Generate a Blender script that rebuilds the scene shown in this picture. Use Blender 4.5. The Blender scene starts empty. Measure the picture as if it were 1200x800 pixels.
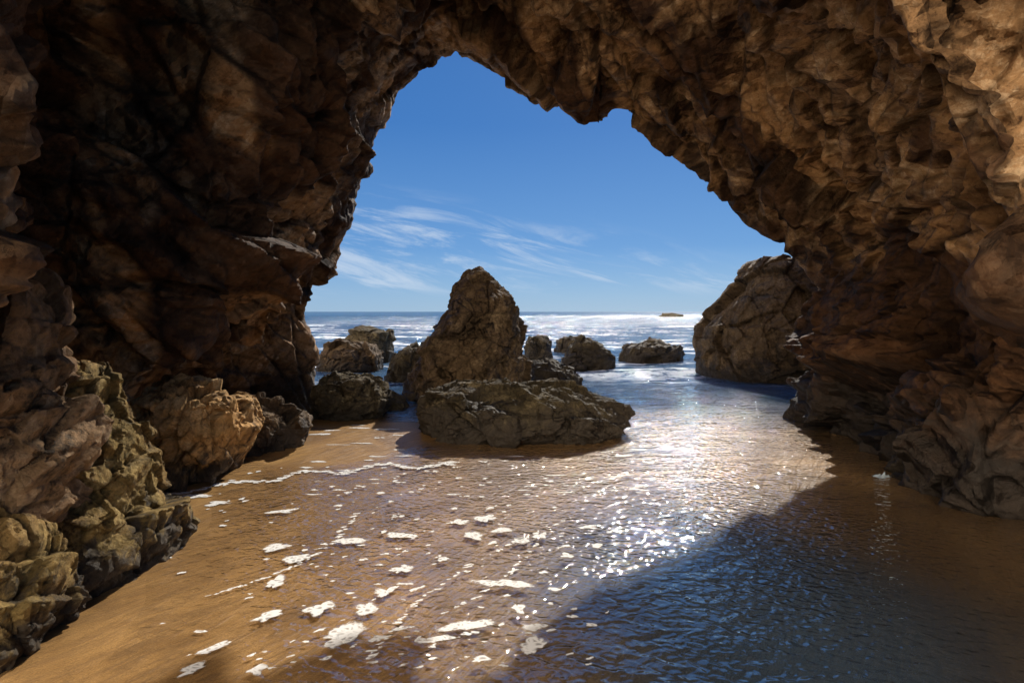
import bpy, math, random
import numpy as np
from mathutils import Vector
random.seed(7); rng = np.random.default_rng(7)
C = bpy.context.scene.collection
F = 600.0; H = 1.6; HY = 365.0
M32 = 0xffffffff
# ------------------------------------------------------------ noise
def hsh(ix, iy, iz, seed):
    n = (ix*73856093) ^ (iy*19349663) ^ (iz*83492791) ^ (seed*2654435761 & M32)
    n &= M32
    n = ((n ^ (n >> 13))*1274126177) & M32
    n = ((n ^ (n >> 15))*2246822519) & M32
    n ^= n >> 16
    return (n & 0xffffff)/float(0xffffff)
def vnoise(p, seed=0):
    f = np.floor(p); i = f.astype(np.int64); t = p-f; t = t*t*(3-2*t)
    r = 0
    for a in (0, 1):
        wa = t[:, 0] if a else 1-t[:, 0]
        for b in (0, 1):
            wb = t[:, 1] if b else 1-t[:, 1]
            for c in (0, 1):
                wc = t[:, 2] if c else 1-t[:, 2]
                r = r + wa*wb*wc*hsh(i[:, 0]+a, i[:, 1]+b, i[:, 2]+c, seed)
    return r*2-1
def fbm(p, o=4, seed=0):
    r = 0; a = 1.0
    for k in range(o):
        r = r + a*vnoise(p*(2.03**k)+17.3*k, seed+k); a *= .5
    return r
def voro(p, seed):
    f = np.floor(p); i = f.astype(np.int64)
    Nn_ = len(p); F1 = np.full(Nn_, 9.0); F2 = np.full(Nn_, 9.0)
    idh = np.zeros((Nn_, 3), np.int64); dv = np.zeros((Nn_, 3))
    for a in (-1, 0, 1):
        for b in (-1, 0, 1):
            for c in (-1, 0, 1):
                x, y, z = i[:, 0]+a, i[:, 1]+b, i[:, 2]+c
                cx = x+hsh(x, y, z, seed); cy = y+hsh(x, y, z, seed+1); cz = z+hsh(x, y, z, seed+2)
                d = np.stack([p[:, 0]-cx, p[:, 1]-cy, p[:, 2]-cz], 1)
                r = np.sqrt((d*d).sum(1))
                m = r < F1
                F2 = np.where(m, F1, np.minimum(F2, r)); F1 = np.where(m, r, F1)
                idh[m] = np.stack([x, y, z], 1)[m]; dv[m] = d[m]
    return F1, F2, idh, dv
def facet(p, seed, off=.45, tilt=1.5):
    F1, F2, i, d = voro(p, seed)
    g = [hsh(i[:, 0], i[:, 1], i[:, 2], seed+10+k)*2-1 for k in range(4)]
    return off*g[3]+tilt*(g[0]*d[:, 0]+g[1]*d[:, 1]+g[2]*d[:, 2]), F2-F1
def saw(q, seed, w=.82):
    # slab profile: long gentle ramp, short sharp drop, each layer with its own height
    f = np.floor(q); t = q-f; i = f.astype(np.int64); z0 = i*0
    h0 = .35+.65*hsh(i, z0, z0, seed)
    return h0*(np.where(t < w, t/w, (1-t)/(1-w))-.5), np.exp(-((t-1)/.05)**2)+np.exp(-(t/.05)**2)
def rot(ax, ay, az):
    cx, sx, cy, sy, cz, sz = math.cos(ax), math.sin(ax), math.cos(ay), math.sin(ay), math.cos(az), math.sin(az)
    return np.array([[1,0,0],[0,cx,-sx],[0,sx,cx]])@np.array([[cy,0,sy],[0,1,0],[-sy,0,cy]])@np.array([[cz,-sz,0],[sz,cz,0],[0,0,1]])
def rockdisp(P, s, seed, R=None, an=(1,1,1), amp=1.0, fine=1.0):
    q = P if R is None else P@R.T
    q = q*np.array(an)
    w = np.stack([vnoise(q/s*1.3, seed+50+k) for k in range(3)], 1)*s*.10
    q = q+w
    a, c1 = facet(q/(s*1.0), seed); b, c2 = facet(q/(s*.42), seed+100); c, c3 = facet(q/(s*.17), seed+200)
    d = s*(.19*a+.08*b*fine+.028*c*fine) + s*.01*fbm(P/s*7, 3, seed+300)
    d -= s*.025*np.exp(-(c1/.035)**2) + s*.014*np.exp(-(c2/.05)**2)
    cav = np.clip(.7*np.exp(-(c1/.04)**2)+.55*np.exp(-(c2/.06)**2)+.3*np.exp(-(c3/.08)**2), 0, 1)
    return d*amp, cav
# ------------------------------------------------------------ mesh helpers
def mesh_obj(name, V, Fc, mat, origin=(0,0,0), attrs=None, smooth=True, sharp=None):
    me = bpy.data.meshes.new(name)
    V = np.asarray(V, float)-np.array(origin)
    Fc = np.asarray(Fc, np.int32)
    n, k = Fc.shape
    me.vertices.add(len(V)); me.vertices.foreach_set('co', V.astype(np.float32).ravel())
    me.loops.add(n*k); me.loops.foreach_set('vertex_index', Fc.ravel())
    me.polygons.add(n); me.polygons.foreach_set('loop_start', np.arange(0, n*k, k, dtype=np.int32))
    me.update(calc_edges=True); me.validate()
    me.polygons.foreach_set('use_smooth', np.full(len(me.polygons), smooth))
    if attrs:
        for an, av in attrs.items():
            at = me.attributes.new(an, 'FLOAT', 'POINT'); at.data.foreach_set('value', np.asarray(av, np.float32))
    if sharp: me.set_sharp_from_angle(angle=sharp)
    me.materials.append(mat)
    o = bpy.data.objects.new(name, me); o.location = origin; C.objects.link(o)
    return o
def grid_faces(nu, nv, wrap=False):
    iu = np.arange(nu if wrap else nu-1); iv = np.arange(nv-1)
    U, Vv = np.meshgrid(iu, iv, indexing='ij'); U2 = (U+1) % nu
    return np.stack([U*nv+Vv, U2*nv+Vv, U2*nv+Vv+1, U*nv+Vv+1], -1).reshape(-1, 4)
def tag(o, label=None, cat=None, group=None, kind=None):
    if label: o['label'] = label
    if cat: o['category'] = cat
    if group: o['group'] = group
    if kind: o['kind'] = kind
    return o
# ------------------------------------------------------------ materials
def newmat(name):
    m = bpy.data.materials.new(name); m.use_nodes = True; nt = m.node_tree; nt.nodes.clear()
    out = nt.nodes.new('ShaderNodeOutputMaterial'); return m, nt, out
def N(nt, t, **kw):
    n = nt.nodes.new(t)
    for k, v in kw.items():
        if k.startswith('i_'):
            key = k[2:]
            key = int(key) if key.isdigit() else key.replace('_', ' ')
            n.inputs[key].default_value = v
        else: setattr(n, k, v)
    return n
def L(nt, a, b): nt.links.new(a, b)
def math_(nt, op, a, b=None, c=None, clamp=False):
    n = nt.nodes.new('ShaderNodeMath'); n.operation = op; n.use_clamp = clamp
    for i, v in enumerate((a, b, c)):
        if v is None: continue
        if isinstance(v, (int, float)): n.inputs[i].default_value = v
        else: nt.links.new(v, n.inputs[i])
    return n.outputs[0]
def vmath(nt, op, a, b=None, scale=None):
    n = nt.nodes.new('ShaderNodeVectorMath'); n.operation = op
    for i, v in enumerate((a, b)):
        if v is None: continue
        if isinstance(v, tuple): n.inputs[i].default_value = v
        else: nt.links.new(v, n.inputs[i])
    if scale is not None: n.inputs['Scale'].default_value = scale
    return n.outputs['Value'] if op in ('DOT_PRODUCT', 'LENGTH') else n.outputs[0]
def mrange(nt, v, a, b, c=0., d=1., smooth=True):
    n = nt.nodes.new('ShaderNodeMapRange'); n.clamp = True
    if smooth: n.interpolation_type = 'SMOOTHSTEP'
    nt.links.new(v, n.inputs[0])
    for i, x in enumerate((a, b, c, d)): n.inputs[i+1].default_value = x
    return n.outputs[0]
def mixc(nt, f, a, b, mode='MIX'):
    n = nt.nodes.new('ShaderNodeMix'); n.data_type = 'RGBA'; n.blend_type = mode
    for idx, v in ((0, f), (6, a), (7, b)):
        if isinstance(v, (int, float)): n.inputs[idx].default_value = v
        elif isinstance(v, tuple): n.inputs[idx].default_value = (*v, 1)
        else: nt.links.new(v, n.inputs[idx])
    return n.outputs[2]
def noise(nt, vec, scale, detail=4, rough=.6, dist=0., out=0):
    n = nt.nodes.new('ShaderNodeTexNoise'); nt.links.new(vec, n.inputs['Vector'])
    n.inputs['Scale'].default_value = scale; n.inputs['Detail'].default_value = detail
    n.inputs['Roughness'].default_value = rough; n.inputs['Distortion'].default_value = dist
    return n.outputs[out]
def mapping(nt, vec, scale=(1,1,1), rotn=(0,0,0)):
    # rotate first, then stretch along the rotated axes
    if any(rotn):
        n0 = nt.nodes.new('ShaderNodeMapping'); nt.links.new(vec, n0.inputs[0]); n0.inputs['Rotation'].default_value = rotn; vec = n0.outputs[0]
    n = nt.nodes.new('ShaderNodeMapping'); nt.links.new(vec, n.inputs[0]); n.inputs['Scale'].default_value = scale
    return n.outputs[0]
def vfacet(nt, vec, scale):
    """angular chips: every Voronoi cell is a plane with its own tilt and height"""
    vo = N(nt, 'ShaderNodeTexVoronoi'); vo.inputs['Scale'].default_value = scale; L(nt, vec, vo.inputs['Vector'])
    col = vmath(nt, 'SUBTRACT', vo.outputs['Color'], (.5, .5, .5))
    d = vmath(nt, 'SUBTRACT', vec, vo.outputs['Position'])
    t = vmath(nt, 'DOT_PRODUCT', col, d)
    sp = N(nt, 'ShaderNodeSeparateXYZ'); L(nt, col, sp.inputs[0])
    return math_(nt, 'ADD', math_(nt, 'MULTIPLY', t, 1.5), math_(nt, 'MULTIPLY', sp.outputs[0], .5/scale)), sp.outputs[1]
def rock_mat(name, dark, mid, light, accent, wet=.35, wetcol=(.035,.028,.022), sc=1.0, accent_amt=.5, strat=(0.5,.4,.2), stain_shade=.0, chip=1.0):
    m, nt, out = newmat(name)
    geo = N(nt, 'ShaderNodeNewGeometry'); pos = geo.outputs['Position']
    sp = N(nt, 'ShaderNodeSeparateXYZ'); L(nt, pos, sp.inputs[0])
    warp = vmath(nt, 'ADD', pos, vmath(nt, 'SCALE', noise(nt, pos, 2.2*sc, 3, .6, out=1), scale=.16))
    st = mapping(nt, warp, (.7, 2.0, 1), strat)
    n1 = noise(nt, pos, .7*sc, 4, .6, .4)
    n2 = noise(nt, st, 2.6*sc, 5, .68, .1)
    n3 = noise(nt, pos, 24*sc, 5, .78)
    f1, r1 = vfacet(nt, st, 2.4*sc); f2, r2 = vfacet(nt, st, 8*sc); f3, r3 = vfacet(nt, warp, 24*sc)
    v = math_(nt, 'ADD', math_(nt, 'MULTIPLY', n2, .55), math_(nt, 'MULTIPLY', n3, .45))
    v = math_(nt, 'ADD', v, math_(nt, 'MULTIPLY', r1, .08)); v = math_(nt, 'ADD', v, math_(nt, 'MULTIPLY', r2, .06))
    c = mixc(nt, mrange(nt, v, .36, .51), dark, mid)
    c = mixc(nt, mrange(nt, v, .51, .66), c, light)
    c = mixc(nt, math_(nt, 'MULTIPLY', mrange(nt, n1, .42, .60), accent_amt), c, mixc(nt, 1., accent, mixc(nt, v, (.4,.4,.4), (1.6,1.6,1.6)), 'MULTIPLY'))
    if stain_shade > 0:
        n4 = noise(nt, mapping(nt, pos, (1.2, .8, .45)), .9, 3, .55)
        # noise-driven dark stains, plus shade painted low on the right and along the left
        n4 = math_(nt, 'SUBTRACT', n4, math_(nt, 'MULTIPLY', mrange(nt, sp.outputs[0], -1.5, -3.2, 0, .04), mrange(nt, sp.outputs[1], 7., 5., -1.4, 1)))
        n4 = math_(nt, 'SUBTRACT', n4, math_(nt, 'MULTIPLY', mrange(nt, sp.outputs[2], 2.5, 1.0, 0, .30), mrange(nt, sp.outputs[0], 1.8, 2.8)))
        c = mixc(nt, math_(nt, 'MULTIPLY', mrange(nt, n4, .54, .43), stain_shade), c, mixc(nt, 1., c, (.17,.125,.11), 'MULTIPLY'))
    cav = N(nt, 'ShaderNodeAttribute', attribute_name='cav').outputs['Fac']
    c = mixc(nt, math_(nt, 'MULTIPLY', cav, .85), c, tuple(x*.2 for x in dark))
    zl = math_(nt, 'ADD', sp.outputs[2], math_(nt, 'MULTIPLY', math_(nt, 'SUBTRACT', n2, .5), 1.2))
    h = math_(nt, 'ADD', math_(nt, 'MULTIPLY', n3, .030), math_(nt, 'MULTIPLY', n2, .03))
    h = math_(nt, 'ADD', h, math_(nt, 'MULTIPLY', f1, .6*chip)); h = math_(nt, 'ADD', h, math_(nt, 'MULTIPLY', f2, .5*chip))
    h = math_(nt, 'ADD', h, math_(nt, 'MULTIPLY', f3, .34*chip))
    p = N(nt, 'ShaderNodeBsdfPrincipled')
    if wet > 0:
        wetf = mrange(nt, zl, wet*.35, wet*1.25, 1, 0)
        c = mixc(nt, math_(nt, 'MULTIPLY', wetf, .9), c, mixc(nt, n3, wetcol, tuple(x*2.4 for x in wetcol)))
        L(nt, math_(nt, 'SUBTRACT', .78, math_(nt, 'MULTIPLY', wetf, .2)), p.inputs['Roughness'])
    else: p.inputs['Roughness'].default_value = .78
    b = N(nt, 'ShaderNodeBump', i_Strength=1.0, i_Distance=1.0); L(nt, h, b.inputs['Height'])
    L(nt, c, p.inputs['Base Color']); L(nt, b.outputs[0], p.inputs['Normal'])
    p.inputs['Specular IOR Level'].default_value = .22
    L(nt, p.outputs[0], out.inputs[0]); return m
M_cave = rock_mat('cave_rock', (.085,.042,.021), (.42,.24,.112), (.76,.53,.32), (.56,.28,.10), wet=.9, wetcol=(.018,.015,.013), sc=.9, strat=(.9,.3,.5), stain_shade=.93, chip=1.35)
M_brown = rock_mat('brown_boulder_rock', (.045,.03,.018), (.19,.125,.07), (.44,.31,.18), (.22,.14,.07), wet=.35, sc=1.1, chip=1.25)
M_slab = rock_mat('dark_slab_rock', (.03,.023,.015), (.095,.07,.038), (.28,.215,.12), (.115,.088,.04), wet=.55, sc=1.2, chip=1.1)
M_orange = rock_mat('orange_boulder_rock', (.18,.10,.04), (.64,.38,.15), (.90,.62,.31), (.74,.38,.11), wet=.26, sc=1.2, chip=1.2)
M_green = rock_mat('ochre_foot_rock', (.07,.04,.015), (.42,.26,.09), (.80,.57,.25), (.34,.25,.075), wet=.3, sc=1.9, chip=1.3)
M_grey = rock_mat('grey_wall_rock', (.07,.045,.024), (.33,.20,.10), (.62,.43,.25), (.44,.23,.09), wet=.3, sc=1.1, stain_shade=.5, chip=1.2)
M_mussel = rock_mat('mussel_crusted_rock', (.045,.034,.022), (.16,.12,.067), (.38,.31,.18), (.14,.11,.055), wet=.35, wetcol=(.03,.025,.018), sc=1.6)
# ------------------------------------------------------------ the cave arch
def px(Y, pts): return [(u, (x-600)/F*Y, H+(HY-y)/F*Y) for u, x, y in pts]
rim = [(0,366,530),(1,370,450),(1.6,374,410),(2,362,375),(3,362,348),(3.5,372,325),(4,390,305),(4.5,406,270),(5,415,232),(5.5,428,185),(6,448,150),
 (6.5,470,112),(7,492,84),(7.5,515,70),(8,535,66),(8.5,565,76),(9,600,92),(9.4,630,110),(9.7,655,126),(10,680,152),(10.4,705,156),(10.7,718,142),(11,735,148),
 (11.5,775,168),(12,806,184),(12.4,826,210),(13,858,246),(13.5,888,268),(14,930,292),(14.5,952,308),(15,964,335),(15.5,956,352),(16,962,395),(16.5,944,430),(17,930,465),(17.5,928,492),(18,940,540)]
def grow(pts, d, zc=2.2):
    o = []
    for u, x, z in pts:
        v = np.array([x-.3, max(z, .2)-zc]); v /= np.linalg.norm(v)+1e-6
        o.append((u, x+v[0]*d, z+v[1]*d if u not in (0, 18) else z))
    return o
R8 = px(8.3, rim)
slices = [
 (-.6, [(0,-5.6,-.4),(3,-5.6,1.6),(5,-5.5,3.4),(7,-4.6,5.8),(8,-2.6,7.0),(9,0,7.4),(11,2.6,7.2),(12.5,4.6,6.4),(14,5.8,4.4),(16,6,1.8),(18,6,-.4)]),
 (1.2, [(0,-3.6,-.4),(3,-3.2,1.6),(5,-3.0,3.2),(7,-2.7,5.0),(8,-1.8,5.9),(9,0,6.2),(11,1.8,5.9),(12.5,3.1,5.0),(14,3.8,3.4),(16,4.4,1.6),(18,4.9,-.4)]),
 (2.3, [(0,-2.7,-.4),(2,-2.45,.8),(4,-2.25,2.0),(5,-2.2,3.0),(6,-2.15,4.0),(7,-2.1,4.8),(8,-1.3,5.3),(9,0,5.4),(10,.9,5.2),(11,1.6,4.8),(12,2.3,4.1),(13,2.7,3.4),(14,3.0,2.7),(15,3.5,1.9),(16,4.1,1.3),(18,4.6,-.4)]),
 (2.9, px(2.9,[(0,-60,760),(2,-40,560),(4,0,300),(5,0,200),(6,0,60),(7,15,-140),(8,270,-370),(9,560,-390),(10,770,-350),(11,910,-240),(12,1030,-80),(13,1056,60),(13.6,1076,150),(14.2,1128,250),(14.8,1192,335)])+[(15.5,3.8,1.55),(16.5,4.2,1.0),(18,4.5,-.4)]),
 (3.6, px(3.6,[(0,-60,700),(2,-80,520),(4,-80,330),(5,-80,220),(6,-60,90),(7,40,-100),(8,340,-250),(9,590,-260),(10,760,-240),(11,880,-160),(12,1060,-30),(13,1140,70),(14,1180,210),(15,1190,330),(16,1220,430),(17,1260,500),(18,1290,640)])),
 (4.3, px(4.3,[(0,60,640),(1,40,520),(2,20,440),(3,60,392),(4,70,318),(5,80,220),(6,90,120),(7,170,-10),(8,410,-140),(9,600,-150),(10,745,-130),(11,845,-90),(12,990,-20),(13,1090,90),(14,1140,200),(15,1140,310),(16,1120,400),(17,1090,490),(18,1110,610)])),
 (4.8, px(4.8,[(0,120,640),(1,110,520),(2,130,440),(3,215,388),(4,240,318),(5,255,220),(6,268,120),(7,325,-10),(8,440,-110),(9,600,-110),(10,735,-90),(11,830,-60),(12,955,-5),(13,1045,95),(14,1095,205),(15,1105,315),(16,1085,400),(17,1040,490),(18,1055,600)])),
 (5.6, px(5.6,[(0,140,560),(1,140,500),(2,165,410),(3,270,358),(4,305,312),(5,330,230),(6,350,130),(7,395,20),(8,470,-60),(9,600,-55),(10,715,-30),(11,800,0),(12,910,40),(13,990,130),(14,1050,225),(15,1060,320),(16,1040,400),(17,995,480),(18,1010,570)])),
 (6.7, px(6.7,[(0,215,545),(1,215,470),(2,230,390),(3,330,338),(4,360,306),(5,378,235),(6,405,145),(7,450,55),(8,510,5),(9,600,25),(10,695,70),(11,765,85),(12,860,120),(13,930,195),(14,995,250),(15,1005,320),(16,990,400),(17,955,475),(18,970,550)])),
 (7.6, px(7.6,[(0,310,535),(1,308,455),(2,305,380),(3,348,340),(4,376,304),(5,396,234),(6,427,150),(7,475,72),(8,524,38),(9,600,65),(10,688,122),(11,745,120),(12,832,155),(13,895,222),(14,962,272),(15,980,325),(16,970,398),(17,936,468),(18,950,540)])),
 (8.3, R8),
 (8.9, grow(R8, .45)),
 (9.5, grow(R8, 1.9)),
 (10.1, grow(R8, 4.8)),
 (9.0, grow(R8, 8.5)),
 (4.0, grow(R8, 9.5)),
]
nu, nv = 860, 740
us = np.linspace(0, 18, nu)
SY = np.array([s[0] for s in slices], float)
SL = np.array([[np.interp(us, [p[0] for p in s[1]], [p[k] for p in s[1]]) for k in (1, 2)] for s in slices])
w = np.array([.4, .7, .9, 1.1, 1.0, 1.0, 1.1, 1.2, 1.1, .9, .6, .5, .4, .3, .2])
cum = np.concatenate([[0], np.cumsum(w)]); vs = np.linspace(0, cum[-1], nv)
G = np.zeros((nu, nv, 3))
G[:, :, 1] = np.interp(vs, cum, SY)[None]
for k, ax in ((0, 0), (1, 2)):
    for i in range(nu): G[i, :, ax] = np.interp(vs, cum, SL[:, k, i])
def blur(A, axis, n):
    for _ in range(n):
        P = np.concatenate([np.take(A, [0], axis), A, np.take(A, [-1], axis)], axis)
        A = (np.take(P, range(0, A.shape[axis]), axis)+2*A+np.take(P, range(2, A.shape[axis]+2), axis))/4
    return A
def normals(G, wrap=False):
    if wrap: du = np.roll(G, -1, 0)-np.roll(G, 1, 0)
    else: du = np.gradient(G, axis=0)
    dv = np.gradient(G, axis=1)
    n = np.cross(du, dv); return n/(np.linalg.norm(n, axis=2, keepdims=True)+1e-9)
G = blur(G, 1, 28); G = blur(G, 0, 4)
Nn = blur(blur(normals(G), 0, 25), 1, 25); Nn /= np.linalg.norm(Nn, axis=2, keepdims=True)+1e-9
if Nn[nu//2, nv//3, 2] > 0: Nn = -Nn
P = G.reshape(-1, 3)
yy = P[:, 1]
D, cav = rockdisp(P, 1.9, 11, rot(.5, .6, .3), (1.6, .6, 1.1), fine=.9)
D2, cav2 = rockdisp(P, .7, 31, rot(.2, -.7, .5), (1.0, .5, 1.9), fine=1.0)
# tilted beds running roughly parallel with the mouth of the arch
wp = np.stack([fbm(P*.45, 3, 900+k) for k in range(3)], 1)
bed = P@np.array([.30, .80, .42]) + .5*wp[:, 0]
s1, e1 = saw(bed/.95, 950, .92); s2, e2 = saw((P@np.array([-.15, .85, .55])+.2*wp[:, 1])/.36, 960, .92)
s3, e3 = saw((P@np.array([.25, .75, .55])+.12*wp[:, 2]+.03*vnoise(P*4, 77))/.14, 970, .85)
m1 = np.clip(.65+.9*wp[:, 2], 0, 1.3)
nearrim = np.clip(1-np.abs(yy-8.6)/1.0, 0, 1)
fade = 1-.5*nearrim
leftrim = np.clip((yy-5.8)/1.5, 0, 1)*np.clip((-P[:, 0]-.8)/1.0, 0, 1)
D = (D*fade*.95 + D2*.52*(1-.6*nearrim) + (.52*s1*m1+.19*s2*np.clip(.7-.8*wp[:, 0], 0, 1.2)+.045*s3*np.clip(.2+1.3*wp[:, 1], 0, 1.2))*(1-.7*nearrim))*(1-.35*leftrim) - .02
Dg = blur(blur(D.reshape(nu, nv), 0, 1), 1, 1)
P = P+Nn.reshape(-1, 3)*Dg.reshape(-1)[:, None]
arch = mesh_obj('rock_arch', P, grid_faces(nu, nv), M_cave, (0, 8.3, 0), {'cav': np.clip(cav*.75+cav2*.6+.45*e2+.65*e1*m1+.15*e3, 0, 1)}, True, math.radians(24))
tag(arch, 'huge craggy brown rock arch and cave walls framing the view of the sea', 'rock arch')
# ------------------------------------------------------------ boulders
def boulder(name, label, Yc, ry, rows, mat, seed, cell=None, amp=1.0, res=1.0, cat='boulder', group=None, sink=.35, rp=1.0, an=(1,1,1.3), e=.8, bedamp=.5, bias=.05):
    R = [((xl+xr)/2, (xr-xl)/2, y) for y, xl, xr in rows]
    cx = np.array([(r[0]-600)/F*Yc for r in R]); hw = np.array([r[1]/F*Yc for r in R]); z = np.array([H+(HY-r[2])/F*Yc for r in R])
    cx = np.append(cx, cx[-1]); hw = np.append(hw, hw[-1]*.9); z = np.append(z, min(z[-1]-.05, -sink))
    cx = np.insert(cx, 0, cx[0]); hw = np.insert(hw, 0, .001); z = np.insert(z, 0, z[0]+.01*hw.max())
    s = np.concatenate([[0], np.cumsum(np.hypot(np.diff(hw), np.diff(z))+1e-4)]); s /= s[-1]
    n_u = int(260*res); n_v = int(160*res)
    t = np.linspace(0, 1, n_v); a = np.linspace(0, 2*math.pi, n_u, endpoint=False)
    CX, HW, Z = np.interp(t, s, cx), np.interp(t, s, hw), np.interp(t, s, z)
    hm = hw.max()
    ca, sa = np.cos(a), np.sin(a)
    ca = np.sign(ca)*np.abs(ca)**e; sa = np.sign(sa)*np.abs(sa)**e
    G = np.zeros((n_u, n_v, 3))
    G[:, :, 0] = CX[None]+ca[:, None]*HW[None]
    G[:, :, 1] = Yc+sa[:, None]*(ry*(HW/hm)**rp)[None]
    G[:, :, 2] = Z[None]
    for _ in range(4):
        G[:, 1:-1] = (G[:, :-2]+2*G[:, 1:-1]+G[:, 2:])/4
    n = normals(G, True)
    c = np.array([CX.mean(), Yc, Z.mean()])
    if (n*(G-c)).sum() < 0: n = -n
    for _ in range(10):
        n = (np.roll(n, 1, 0)+2*n+np.roll(n, -1, 0))/4; n[:, 1:-1] = (n[:, :-2]+2*n[:, 1:-1]+n[:, 2:])/4
    n[:, 0] = (0, 0, 1); n /= np.linalg.norm(n, axis=2, keepdims=True)+1e-9
    cell = cell or max(.25, .75*min(hm, ry))
    Pp = G.reshape(-1, 3)
    D, cav = rockdisp(Pp, cell, seed, rot(.3+seed, .5*seed, .2), an, amp*1.15)
    D2, cav2 = rockdisp(Pp, cell*.36, seed+7, None, (1, 1, 1), amp)
    rr = random.Random(seed); bn = Vector((rr.uniform(-.6,.6), rr.uniform(-.4,.4), 1)).normalized()
    sw, ew = saw((Pp@np.array(bn)+.15*vnoise(Pp*1.5, seed))/(cell*.45), seed)
    D = D+D2*.45+sw*cell*.10*bedamp-bias*cell
    Pp = Pp+n.reshape(-1, 3)*D[:, None]
    Pp = Pp.reshape(n_u, n_v, 3); Pp[:, 0] = Pp[:, 0].mean(0)
    Pp[:, 1:-1] = (Pp[:, :-2]+4*Pp[:, 1:-1]+Pp[:, 2:])/6
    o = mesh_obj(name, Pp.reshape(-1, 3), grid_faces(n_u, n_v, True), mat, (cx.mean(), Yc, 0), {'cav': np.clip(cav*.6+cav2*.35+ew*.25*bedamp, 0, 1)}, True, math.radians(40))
    return tag(o, label, cat, group)
B = boulder
B('pointed_rock', 'tall brown pointed rock standing in the shallows behind the flat boulder', 9.9, 1.1,
  [(316,550,565),(320,545,575),(328,538,585),(340,531,595),(352,525,603),(368,518,608),(385,510,612),(405,496,616),(425,484,618),(445,476,620),(465,471,622),(490,469,625)], M_brown, 61, .55, .75, 1.7, 'rock', rp=.8, an=(1.1,1,.75), bedamp=.2, bias=.04, e=.95)
B('boulder', 'broad low flat-topped boulder in front of the tall pointed rock', 6.9, .85,
  [(446,545,600),(450,526,645),(456,508,682),(464,496,712),(475,488,734),(487,486,743),(498,488,740),(512,494,724),(530,500,708)], M_slab, 5, .6, .55, 1.6, rp=.8, e=.85, bedamp=1.0, bias=.08)
B('boulder', 'squat mussel-crusted boulder left of the flat boulder', 7.9, .55,
  [(436,392,428),(443,378,446),(455,370,456),(467,369,460),(480,370,458),(500,375,440)], M_mussel, 8, .4, .6, 1.0, bedamp=1, bias=.10)
B('boulder', 'small low dark rock wedged between the mussel-crusted boulder and the pointed rock', 8.6, .3,
  [(460,450,462),(466,444,472),(474,441,476),(485,441,476)], M_mussel, 9, .25, .7, .6)
B('boulder', 'rounded brown boulder farthest left in the surf beside the cave edge', 17., .9,
  [(380,425,440),(386,410,458),(395,402,461),(405,400,462),(425,400,462)], M_mussel, 12, .8, .5, .8, bias=.1)
B('boulder', 'grey-brown boulder in front of the farthest left surf boulder', 14.4, .8,
  [(397,398,420),(404,382,440),(414,375,450),(430,373,450)], M_brown, 14, .7, .5, .8, bias=.1)
B('boulder', 'low dark rock hugging the left side of the pointed rock', 12.4, .7,
  [(404,475,498),(412,462,506),(425,454,510),(442,454,510)], M_mussel, 15, .5, .6, .8, bias=.1)
B('boulder', 'small dark rock in the surf just right of the pointed rock', 17.2, .7,
  [(391,620,635),(399,613,646),(418,613,648)], M_slab, 16, .6, .6, .6, bias=.1)
B('boulder', 'low flat rock awash between the two rocks right of the pointed rock', 19.5, .7,
  [(394,660,680),(400,652,690),(415,650,695)], M_slab, 17, .5, .6, .5)
B('boulder', 'rounded dark brown boulder with peaked top midway between pointed rock and open water', 14.9, .8,
  [(392,682,690),(402,668,708),(415,657,718),(431,655,720)], M_slab, 18, .7, .6, .8, bias=.1)
B('boulder', 'low dark wet rock at the right foot of the pointed rock', 11.2, .6,
  [(424,622,652),(432,619,672),(442,618,680),(455,620,680)], M_slab, 19, .4, .7, .7)
B('boulder', 'wide low boulder awash in the bright glittering water', 17.0, .9,
  [(398,752,775),(404,730,793),(414,724,801),(424,724,800)], M_slab, 21, .7, .6, .8, bias=.1)
B('large_boulder', 'large smooth-sided brown boulder standing against the right side of the arch', 13.2, 1.7,
  [(303,895,935),(312,882,965),(332,864,985),(355,846,1000),(380,823,1015),(400,819,1020),(430,817,1020),(450,818,1020)], M_brown, 23, 1.6, .4, 1.6, rp=.6)
B('offshore_rock', 'tiny dark rock breaking the water far out near the horizon', 160., 3.,
  [(367,780,790),(369,773,799),(373,770,802)], M_mussel, 25, 2., .5, .3, 'rock', sink=1.)
B('boulder', 'sunlit orange-brown boulder leaning against the left cave wall', 5.05, .6,
  [(445,208,242),(452,190,268),(466,178,286),(500,170,292),(535,174,284),(565,185,266)], M_orange, 27, .6, .75, 1.4)
B('boulder', 'shell-crusted brown rock sloping to the sand beside the orange boulder', 6.1, .5,
  [(470,285,308),(478,268,338),(494,258,354),(515,256,356),(530,258,354)], M_brown, 28, .5, .8, 1.0)
B('rock_ledge', 'craggy brown rock knob at the lower left edge of the cave', 2.75, .5,
  [(350,-200,0),(375,-200,30),(420,-200,60),(480,-200,82),(530,-200,80),(600,-200,60),(700,-200,40),(760,-200,40)], M_grey, 30, .8, .9, 1.8, 'rock', an=(1,1,.6), bedamp=1)
B('rock_ledge', 'ochre mossy rock at the foot of the left cave wall', 3.25, .6,
  [(430,40,110),(480,30,132),(520,0,150),(570,-10,166),(630,-20,182),(680,-30,184)], M_green, 32, .5, .8, 1.9, 'rock', bedamp=1, an=(1,1,.7))
B('rock_ledge', 'low ochre rock in the bottom left corner below the mossy ledge', 2.45, .42,
  [(605,-160,-10),(640,-160,30),(685,-160,54),(720,-160,62),(755,-160,54),(800,-160,40)], M_green, 36, .5, .7, 1.5, 'rock', bedamp=1)
B('rock_ledge', 'dark lumpy rock at the foot of the right cave wall', 4.9, .5,
  [(508,1115,1180),(520,1090,1215),(545,1065,1230),(575,1050,1240)], M_slab, 34, .4, .9, 1.0, 'rock')
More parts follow.
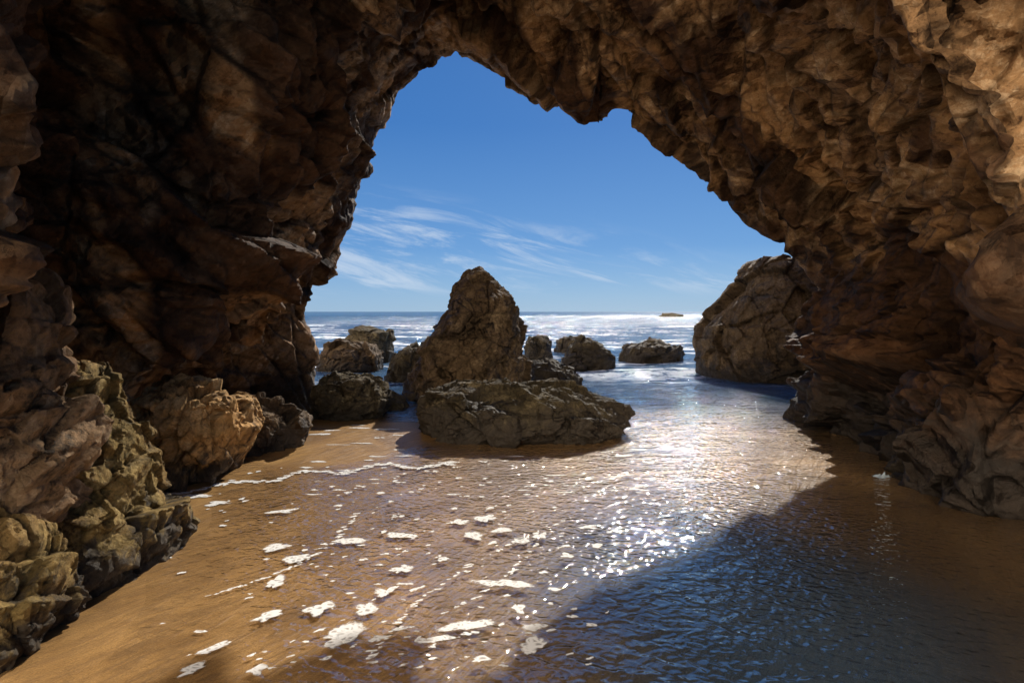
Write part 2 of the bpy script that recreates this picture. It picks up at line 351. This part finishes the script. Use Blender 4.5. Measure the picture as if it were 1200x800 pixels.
# ------------------------------------------------------------ sand
def bump2(x, y, cx, cy, rx, ry_): return np.exp(-(((x-cx)/rx)**2+((y-cy)/ry_)**2))
def sandh(x, y):
    p = np.stack([x*.6, y*.6, x*0], 1)
    z = -.018+.010*fbm(p, 3, 400)
    z = z + .034*bump2(x, y, -3.0, 3.2, 1.0, 1.7)+.045*bump2(x, y, -2.2, 6.6, 1.0, 1.2)+.022*bump2(x, y, 3.3, 5.2, .9, 1.3)+.02*bump2(x,y,-2.7,1.5,1.1,1.1)
    z = z - .058*bump2(x, y, 1.45, 2.6, 1.35, 1.8)
    return z-.02*np.clip(y-7, 0, 60)
ys = np.concatenate([np.linspace(-8, 1.5, 30)[:-1], np.linspace(1.5, 9, 260)[:-1], np.linspace(9, 40, 80)])
xs = np.concatenate([np.linspace(-30, -5, 20)[:-1], np.linspace(-5, 6, 330)[:-1], np.linspace(6, 30, 20)])
X, Y = np.meshgrid(xs, ys, indexing='ij'); x, y = X.ravel(), Y.ravel()
z = sandh(x, y)
m, nt, out = newmat('wet_sand')
geo = N(nt, 'ShaderNodeNewGeometry'); pos = geo.outputs['Position']
sps = N(nt, 'ShaderNodeSeparateXYZ'); L(nt, pos, sps.inputs[0])
n1 = noise(nt, pos, 1.1, 4, .6, .8); n2 = noise(nt, pos, 170, 2, .7); n3 = noise(nt, mapping(nt, pos, (.8, 4.5, 1), (0,0,-.9)), 3.5, 4, .6, 1.5)
c = mixc(nt, mrange(nt, n1, .35, .65), (.28,.155,.056), (.48,.28,.105))
c = mixc(nt, math_(nt, 'MULTIPLY', mrange(nt, n2, .40, .62), .5), c, (.11,.062,.028))
c = mixc(nt, math_(nt, 'MULTIPLY', mrange(nt, n3, .45, .62), .5), c, (.18,.105,.048))
# shade under the right wall, painted into the sand colour
wall_shade = math_(nt, 'MULTIPLY', mrange(nt, math_(nt, 'ADD', sps.outputs[0], math_(nt, 'MULTIPLY', n1, .8)), 2.1, 3.2), mrange(nt, sps.outputs[1], 5.2, 4.2))
c = mixc(nt, math_(nt, 'MULTIPLY', wall_shade, .75), c, (.07,.042,.022))
h = math_(nt, 'ADD', math_(nt, 'MULTIPLY', n2, .004), math_(nt, 'MULTIPLY', n3, .03))
b = N(nt, 'ShaderNodeBump', i_Strength=.8, i_Distance=.7); L(nt, h, b.inputs['Height'])
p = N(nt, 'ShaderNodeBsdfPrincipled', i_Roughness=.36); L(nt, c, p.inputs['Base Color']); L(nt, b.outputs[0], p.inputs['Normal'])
p.inputs['Specular IOR Level'].default_value = .18
L(nt, p.outputs[0], out.inputs[0])
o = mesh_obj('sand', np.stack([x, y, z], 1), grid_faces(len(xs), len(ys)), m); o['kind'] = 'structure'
o['label'] = 'wet golden beach sand on the cave floor'
# ------------------------------------------------------------ sea
ys = np.concatenate([np.linspace(-8, 1.5, 20)[:-1], np.linspace(1.5, 7, 160)[:-1], np.linspace(7, 60, 420)[:-1], np.geomspace(60, 6000, 60)])
tt = np.linspace(-1, 1, 281)
T, Yg = np.meshgrid(tt, ys, indexing='ij')
Wd = 12+np.clip(Yg, 0, None)*1.6
X = T*Wd
x, y = X.ravel(), Yg.ravel()
far = np.clip((y-7)/20, 0, 1)*np.clip(1.3-y/90, 0, 1)
z = far*(.18*fbm(np.stack([x*.10, y*.33, x*0], 1), 3, 500)+.07*fbm(np.stack([x*.5, y*1.2, x*0], 1), 3, 520))
z += .012*np.clip((y-5)/3, 0, 1)*fbm(np.stack([x*1.5, y*3, x*0], 1), 2, 540)
depth = np.clip(z-sandh(x, y), -.2, 1)
m, nt, out = newmat('sea_water')
geo = N(nt, 'ShaderNodeNewGeometry'); pos = geo.outputs['Position']
sp = N(nt, 'ShaderNodeSeparateXYZ'); L(nt, pos, sp.inputs[0]); sy = sp.outputs[1]
dep = N(nt, 'ShaderNodeAttribute', attribute_name='depth').outputs['Fac']
rA = noise(nt, mapping(nt, pos, (1, 1.7, 1), (0,0,.35)), 12, 1, .5, .6)
rA2 = noise(nt, mapping(nt, pos, (1, 1.3, 1), (0,0,-.6)), 23, 0, .5, .0)
rB = noise(nt, mapping(nt, pos, (1, 2.2, 1), (0,0,-.2)), 3.0, 2, .55, .6)
rC = noise(nt, mapping(nt, pos, (.6, 1.6, 1)), 1.1, 4, .6)
patchy = mrange(nt, noise(nt, pos, .8, 2, .5, .5), .35, .62, .5, 1.25)
h = math_(nt, 'MULTIPLY', math_(nt, 'ADD', math_(nt, 'MULTIPLY', rA, .018), math_(nt, 'MULTIPLY', rA2, .006)), math_(nt, 'MULTIPLY', patchy, mrange(nt, sy, 3, 12, 1.0, 2.5, smooth=False)))
h = math_(nt, 'ADD', h, math_(nt, 'MULTIPLY', rB, mrange(nt, sy, 3, 11, .02, .15)))
h = math_(nt, 'ADD', h, math_(nt, 'MULTIPLY', rC, mrange(nt, sy, 9, 30, .0, .5)))
h = math_(nt, 'MULTIPLY', h, mrange(nt, sy, 60, 320, 1, .14))
h = math_(nt, 'MULTIPLY', h, mrange(nt, dep, -.006, .045, .85, 1.15))
b = N(nt, 'ShaderNodeBump', i_Strength=1.0, i_Distance=1.0); L(nt, h, b.inputs['Height'])
nd = math_(nt, 'ABSOLUTE', vmath(nt, 'DOT_PRODUCT', b.outputs[0], geo.outputs['Incoming']))
fr = math_(nt, 'ADD', math_(nt, 'MULTIPLY', math_(nt, 'POWER', math_(nt, 'SUBTRACT', 1, nd, clamp=True), 3.6), .87), mrange(nt, dep, .015, .05, .065, .10))
fr = math_(nt, 'MINIMUM', fr, mrange(nt, sy, 14, 60, .9, .38))
gl = N(nt, 'ShaderNodeBsdfGlossy'); gl.inputs['Color'].default_value = (1,1,1,1); L(nt, b.outputs[0], gl.inputs['Normal'])
L(nt, mrange(nt, sy, 12, 60, .028, .13, smooth=False), gl.inputs['Roughness'])
tr = N(nt, 'ShaderNodeBsdfTransparent'); L(nt, mixc(nt, mrange(nt, dep, .015, .065), (1.,1.,1.), (.47,.58,.74)), tr.inputs['Color'])
df = N(nt, 'ShaderNodeBsdfDiffuse')
L(nt, mixc(nt, mrange(nt, sy, 9, 60), (.05,.10,.165), (.010,.055,.13)), df.inputs['Color'])
ms = N(nt, 'ShaderNodeMixShader')
L(nt, math_(nt, 'MAXIMUM', mrange(nt, sy, 6.5, 14), mrange(nt, dep, .028, .088, 0, .6)), ms.inputs[0]); L(nt, tr.outputs[0], ms.inputs[1]); L(nt, df.outputs[0], ms.inputs[2])
m2 = N(nt, 'ShaderNodeMixShader'); L(nt, math_(nt, 'MULTIPLY', fr, mrange(nt, dep, -.010, .012), clamp=True), m2.inputs[0]); L(nt, ms.outputs[0], m2.inputs[1]); L(nt, gl.outputs[0], m2.inputs[2])
fo = noise(nt, mapping(nt, pos, (.10, .6, 1)), 1.0, 7, .70, .4)
fo2 = noise(nt, pos, 2.2, 5, .7)
fm = math_(nt, 'MULTIPLY', mrange(nt, fo, .52, .585), mrange(nt, fo2, .38, .54))
fm = math_(nt, 'MULTIPLY', fm, math_(nt, 'MULTIPLY', mrange(nt, sy, 9.5, 16), mrange(nt, sy, 40, 110, 1, .0)))
wd = N(nt, 'ShaderNodeBsdfDiffuse'); wd.inputs['Color'].default_value = (.78,.81,.85,1)
m3 = N(nt, 'ShaderNodeMixShader'); L(nt, fm, m3.inputs[0]); L(nt, m2.outputs[0], m3.inputs[1]); L(nt, wd.outputs[0], m3.inputs[2])
L(nt, m3.outputs[0], out.inputs[0])
o = mesh_obj('sea', np.stack([x, y, z], 1), grid_faces(len(tt), len(ys)), m, attrs={'depth': depth}); o['kind'] = 'structure'
o['label'] = 'blue sea with small surf running into the cave as a thin sheet'
# ------------------------------------------------------------ foam
FV, FF, FA = [], [], []
def gp(pxx, py): Yd = H*F/(py-HY); return (pxx-600)/F*Yd, Yd
def patch(pxx, py, wpx, hpx, ang=0., seed=0):
    X0, Y0 = gp(pxx, py); k = Y0/F
    a = wpx/2*k; b = hpx/2*Y0*Y0/(H*F)
    n = 40; th = np.linspace(0, 2*math.pi, n, endpoint=False)
    r = 1+.6*vnoise(np.stack([np.cos(th)*1.2+seed*7.1, np.sin(th)*1.2, th*0], 1), seed)+.25*vnoise(np.stack([np.cos(th)*3+seed, np.sin(th)*3, th*0+5], 1), seed)
    base = len(FV); zo = .0015+(seed % 37)*.00012
    for q, fa in ((1.3, 0.), (.6, 1.)):
        dx, dy = a*r*np.cos(th)*q, b*r*np.sin(th)*q
        xx = X0+dx*math.cos(ang)-dy*math.sin(ang); yv = Y0+dx*math.sin(ang)+dy*math.cos(ang)
        zw = .012*np.clip((yv-5)/3, 0, 1)*fbm(np.stack([xx*1.5, yv*3, xx*0], 1), 2, 540)
        FV.extend(zip(xx, yv, np.maximum(zw, sandh(xx, yv))+zo)); FA.extend([fa]*n)
    FV.append((float(xx.mean()), float(yv.mean()), float(np.mean(np.maximum(zw, sandh(xx, yv))))+zo)); FA.append(1.)
    for i in range(n):
        j = (i+1) % n
        FF.append((base+i, base+j, base+n+j)); FF.append((base+i, base+n+j, base+n+i)); FF.append((base+n+i, base+n+j, base+2*n))
big = [(400,745,46,26,.5),(595,683,60,12,-.1),(545,733,64,13,.3),(508,750,44,11,.2),(375,712,30,22,.6),(321,684,20,20,.2),(350,654,34,10,.6),(406,633,38,9,0),
 (570,607,22,9,.5),(555,629,18,12,.8),(590,621,22,6,.2),(470,667,22,12,.5),(452,694,24,14,.9),(428,714,34,16,.3),(315,722,34,12,.5),(224,786,34,18,.3),
 (255,757,44,10,.7),(325,641,26,9,.5),(470,628,34,7,-.2),(610,634,20,7,.4),(632,629,14,6,0),(625,757,36,20,0),(628,735,30,12,.2),(562,773,20,10,0),(445,748,24,10,.4),
 (535,612,22,6,.3),(300,785,22,14,.3),(607,712,16,16,.5),(520,655,14,5,0),(690,618,20,6,.2),(700,640,16,6,0),(665,652,18,7,.2),(330,600,30,5,.2),(255,590,30,6,.1),(230,582,40,6,.1)]
for i, q in enumerate(big): patch(q[0], q[1], q[2]*.85, q[3]*.72, q[4], i+1)
for i in range(240):
    py = 545+240*random.random()**1.2; cxp = 450+(py-560)*-.1
    pxx = random.gauss(cxp+20, 150)
    if pxx < 215+(py-560)*-.3 or pxx > 740: continue
    s = random.uniform(1.5, 5.5)*(.6+(py-545)/300)
    patch(pxx, py, s*2.0, s*.5, random.uniform(-.2, .8), 100+i)
for i in range(110):
    t = i/109
    pxx = 200+330*t; py = 578-34*math.sin(t*1.5)+3*math.sin(t*23)+random.gauss(0, .8)
    patch(pxx, py, random.uniform(4, 13), random.uniform(.8, 2.2), random.uniform(-.1, .3), 500+i)
for c0, c1, bow, nn in (((240,700),(420,600),25,34),((430,780),(660,610),-30,34),((520,720),(640,620),14,18)):
    for i in range(nn):       # thin curved trails
        t = (i+random.random())/nn
        patch(c0[0]+(c1[0]-c0[0])*t+bow*math.sin(math.pi*t)+random.gauss(0,2), c0[1]+(c1[1]-c0[1])*t+bow*.3*math.sin(math.pi*t), random.uniform(3, 10), random.uniform(1, 2.2), .5, 900+i+nn*7)
for i in range(90):
    pxx = random.uniform(350, 840); py = random.uniform(500, 580)
    if 470 < pxx < 745 and py < 532: continue
    patch(pxx, py, random.uniform(4, 22), random.uniform(.7, 1.5), 0, 700+i)
m, nt, out = newmat('sea_foam')
geo = N(nt, 'ShaderNodeNewGeometry'); pos = geo.outputs['Position']
fa = N(nt, 'ShaderNodeAttribute', attribute_name='core').outputs['Fac']
vo = N(nt, 'ShaderNodeTexVoronoi', feature='DISTANCE_TO_EDGE'); vo.inputs['Scale'].default_value = 28
L(nt, vmath(nt, 'ADD', mapping(nt, pos, (1,1.5,.01)), vmath(nt, 'SCALE', noise(nt, pos, 12, 2, .5, out=1), scale=.07)), vo.inputs['Vector'])
lace = mrange(nt, vo.outputs['Distance'], .07, .4, 1, .38)
edge = mrange(nt, math_(nt, 'ADD', fa, math_(nt, 'MULTIPLY', math_(nt, 'SUBTRACT', noise(nt, pos, 18, 3, .6), .5), 1.3)), .2, .65)
al = math_(nt, 'MULTIPLY', math_(nt, 'MULTIPLY', lace, edge), .95)
d = N(nt, 'ShaderNodeBsdfDiffuse'); d.inputs['Color'].default_value = (.80,.80,.79,1)
t_ = N(nt, 'ShaderNodeBsdfTransparent'); mx = N(nt, 'ShaderNodeMixShader'); L(nt, al, mx.inputs[0]); L(nt, t_.outputs[0], mx.inputs[1]); L(nt, d.outputs[0], mx.inputs[2])
L(nt, mx.outputs[0], out.inputs[0])
o = mesh_obj('sea_foam', FV, FF, m, attrs={'core': FA}); tag(o, 'scattered white foam patches left on the wet sand by the retreating wave', 'foam', kind='stuff')
# splash
m, nt, out = newmat('splash_water')
p = N(nt, 'ShaderNodeBsdfPrincipled', i_Roughness=.4); p.inputs['Base Color'].default_value = (.42,.5,.58,1); L(nt, p.outputs[0], out.inputs[0]); M_splash = m
X0, Y0 = gp(1033, 558)
n = 48; nr = 16; gx_, gy_ = np.meshgrid(np.linspace(0, 2*math.pi, n, endpoint=False), np.linspace(0, 1, nr), indexing='ij')
rr_ = .06*gy_*(1+.3*np.sin(3*gx_+1)); pts = np.stack([rr_*np.cos(gx_)*1.3, rr_*np.sin(gx_)*.7, gx_*0], -1).reshape(-1, 3)
zz = np.clip(1-gy_.ravel(), 0, 1)**1.2*(.015+.05*np.abs(fbm(pts*60, 3, 5)))-.004
pts[:, 0] += .25*zz; pts[:, 2] = zz; pts += np.array([X0, Y0, 0])
o = mesh_obj('wave_splash', pts, grid_faces(n, nr, True), M_splash, (X0, Y0, 0))
tag(o, 'small white splash of water against the base of the right cave wall', 'splash')
# ------------------------------------------------------------ light and sky
AZ, EL = math.radians(18), math.radians(36.9)
S = Vector((math.sin(AZ)*math.cos(EL), math.cos(AZ)*math.cos(EL), math.sin(EL)))
ld = bpy.data.lights.new('sun', 'SUN'); ld.energy = 5.0; ld.angle = math.radians(.53); ld.color = (1, .93, .82)
lo = bpy.data.objects.new('sun', ld); lo.rotation_euler = S.to_track_quat('Z', 'Y').to_euler(); lo.location = (10, 30, 25); C.objects.link(lo)
w = bpy.data.worlds.new('World'); bpy.context.scene.world = w; w.use_nodes = True; nt = w.node_tree; nt.nodes.clear()
wo = N(nt, 'ShaderNodeOutputWorld'); bg = N(nt, 'ShaderNodeBackground', i_Strength=.13)
sky = N(nt, 'ShaderNodeTexSky', sky_type='NISHITA', sun_disc=False, sun_elevation=EL, sun_rotation=AZ)
sky.air_density = 1.0; sky.dust_density = .3; sky.ozone_density = 2.5
tc = N(nt, 'ShaderNodeTexCoord'); sp = N(nt, 'ShaderNodeSeparateXYZ'); L(nt, tc.outputs['Generated'], sp.inputs[0])
dyc = math_(nt, 'MAXIMUM', sp.outputs[1], .05)
gx = math_(nt, 'DIVIDE', sp.outputs[0], dyc); gz = math_(nt, 'DIVIDE', sp.outputs[2], dyc)
cb = N(nt, 'ShaderNodeCombineXYZ'); L(nt, gx, cb.inputs[0]); L(nt, gz, cb.inputs[1])
cn = noise(nt, mapping(nt, cb.outputs[0], (2.4, 17, 1), (0,0,.22)), 1.6, 10, .68, .6)
cn2 = noise(nt, mapping(nt, cb.outputs[0], (1, 2, 1)), 3.0, 2, .5)
cm = mrange(nt, math_(nt, 'ADD', cn, math_(nt, 'MULTIPLY', cn2, .3)), .60, .83)
ell = math_(nt, 'MULTIPLY', mrange(nt, gz, .02, .06), mrange(nt, math_(nt, 'ADD', gz, math_(nt, 'MULTIPLY', gx, .20)), .12, .22, 1, 0))
hx = mrange(nt, gx, .15, .30, 1, .7)
cm = math_(nt, 'MULTIPLY', math_(nt, 'MULTIPLY', cm, ell), hx)
k = 1/.13
ez = sp.outputs[2]
g = mixc(nt, mrange(nt, ez, .0, .12, smooth=False), (.28*k,.46*k,.68*k), (.115*k,.30*k,.62*k))
g = mixc(nt, mrange(nt, ez, .10, .34, smooth=False), g, (.034*k,.17*k,.49*k))
g = mixc(nt, mrange(nt, ez, .34, .8, smooth=False), g, (.02*k,.11*k,.37*k))
sk = mixc(nt, .88, mixc(nt, 1.0, sky.outputs[0], (.7,.85,1.05), 'MULTIPLY'), g)
sk = mixc(nt, math_(nt, 'MULTIPLY', cm, .65), sk, (.62*k,.72*k,.85*k))
# added warm glow in the unseen sky, behind and left, fills the cave walls
cu = noise(nt, tc.outputs['Generated'], 3.0, 4, .55)
dirb = vmath(nt, 'DOT_PRODUCT', tc.outputs['Generated'], (-.50, -.77, .38))
bk_fill = math_(nt, 'MULTIPLY', mrange(nt, dirb, .50, .90), mrange(nt, cu, .25, .5, .6, 1))
sk = mixc(nt, bk_fill, sk, (4.2*k,3.55*k,2.7*k))
L(nt, sk, bg.inputs[0]); L(nt, bg.outputs[0], wo.inputs[0])
# ------------------------------------------------------------ camera
cd = bpy.data.cameras.new('camera'); cd.lens = 18; cd.sensor_width = 36; cd.shift_y = -35/1200; cd.clip_end = 20000; cd.clip_start = .05
co = bpy.data.objects.new('camera', cd); co.location = (0, 0, H); co.rotation_euler = (math.pi/2, 0, 0); C.objects.link(co)
bpy.context.scene.camera = co
sc = bpy.context.scene
sc.view_settings.view_transform = 'Standard'; sc.view_settings.look = 'None'; sc.view_settings.exposure = 0
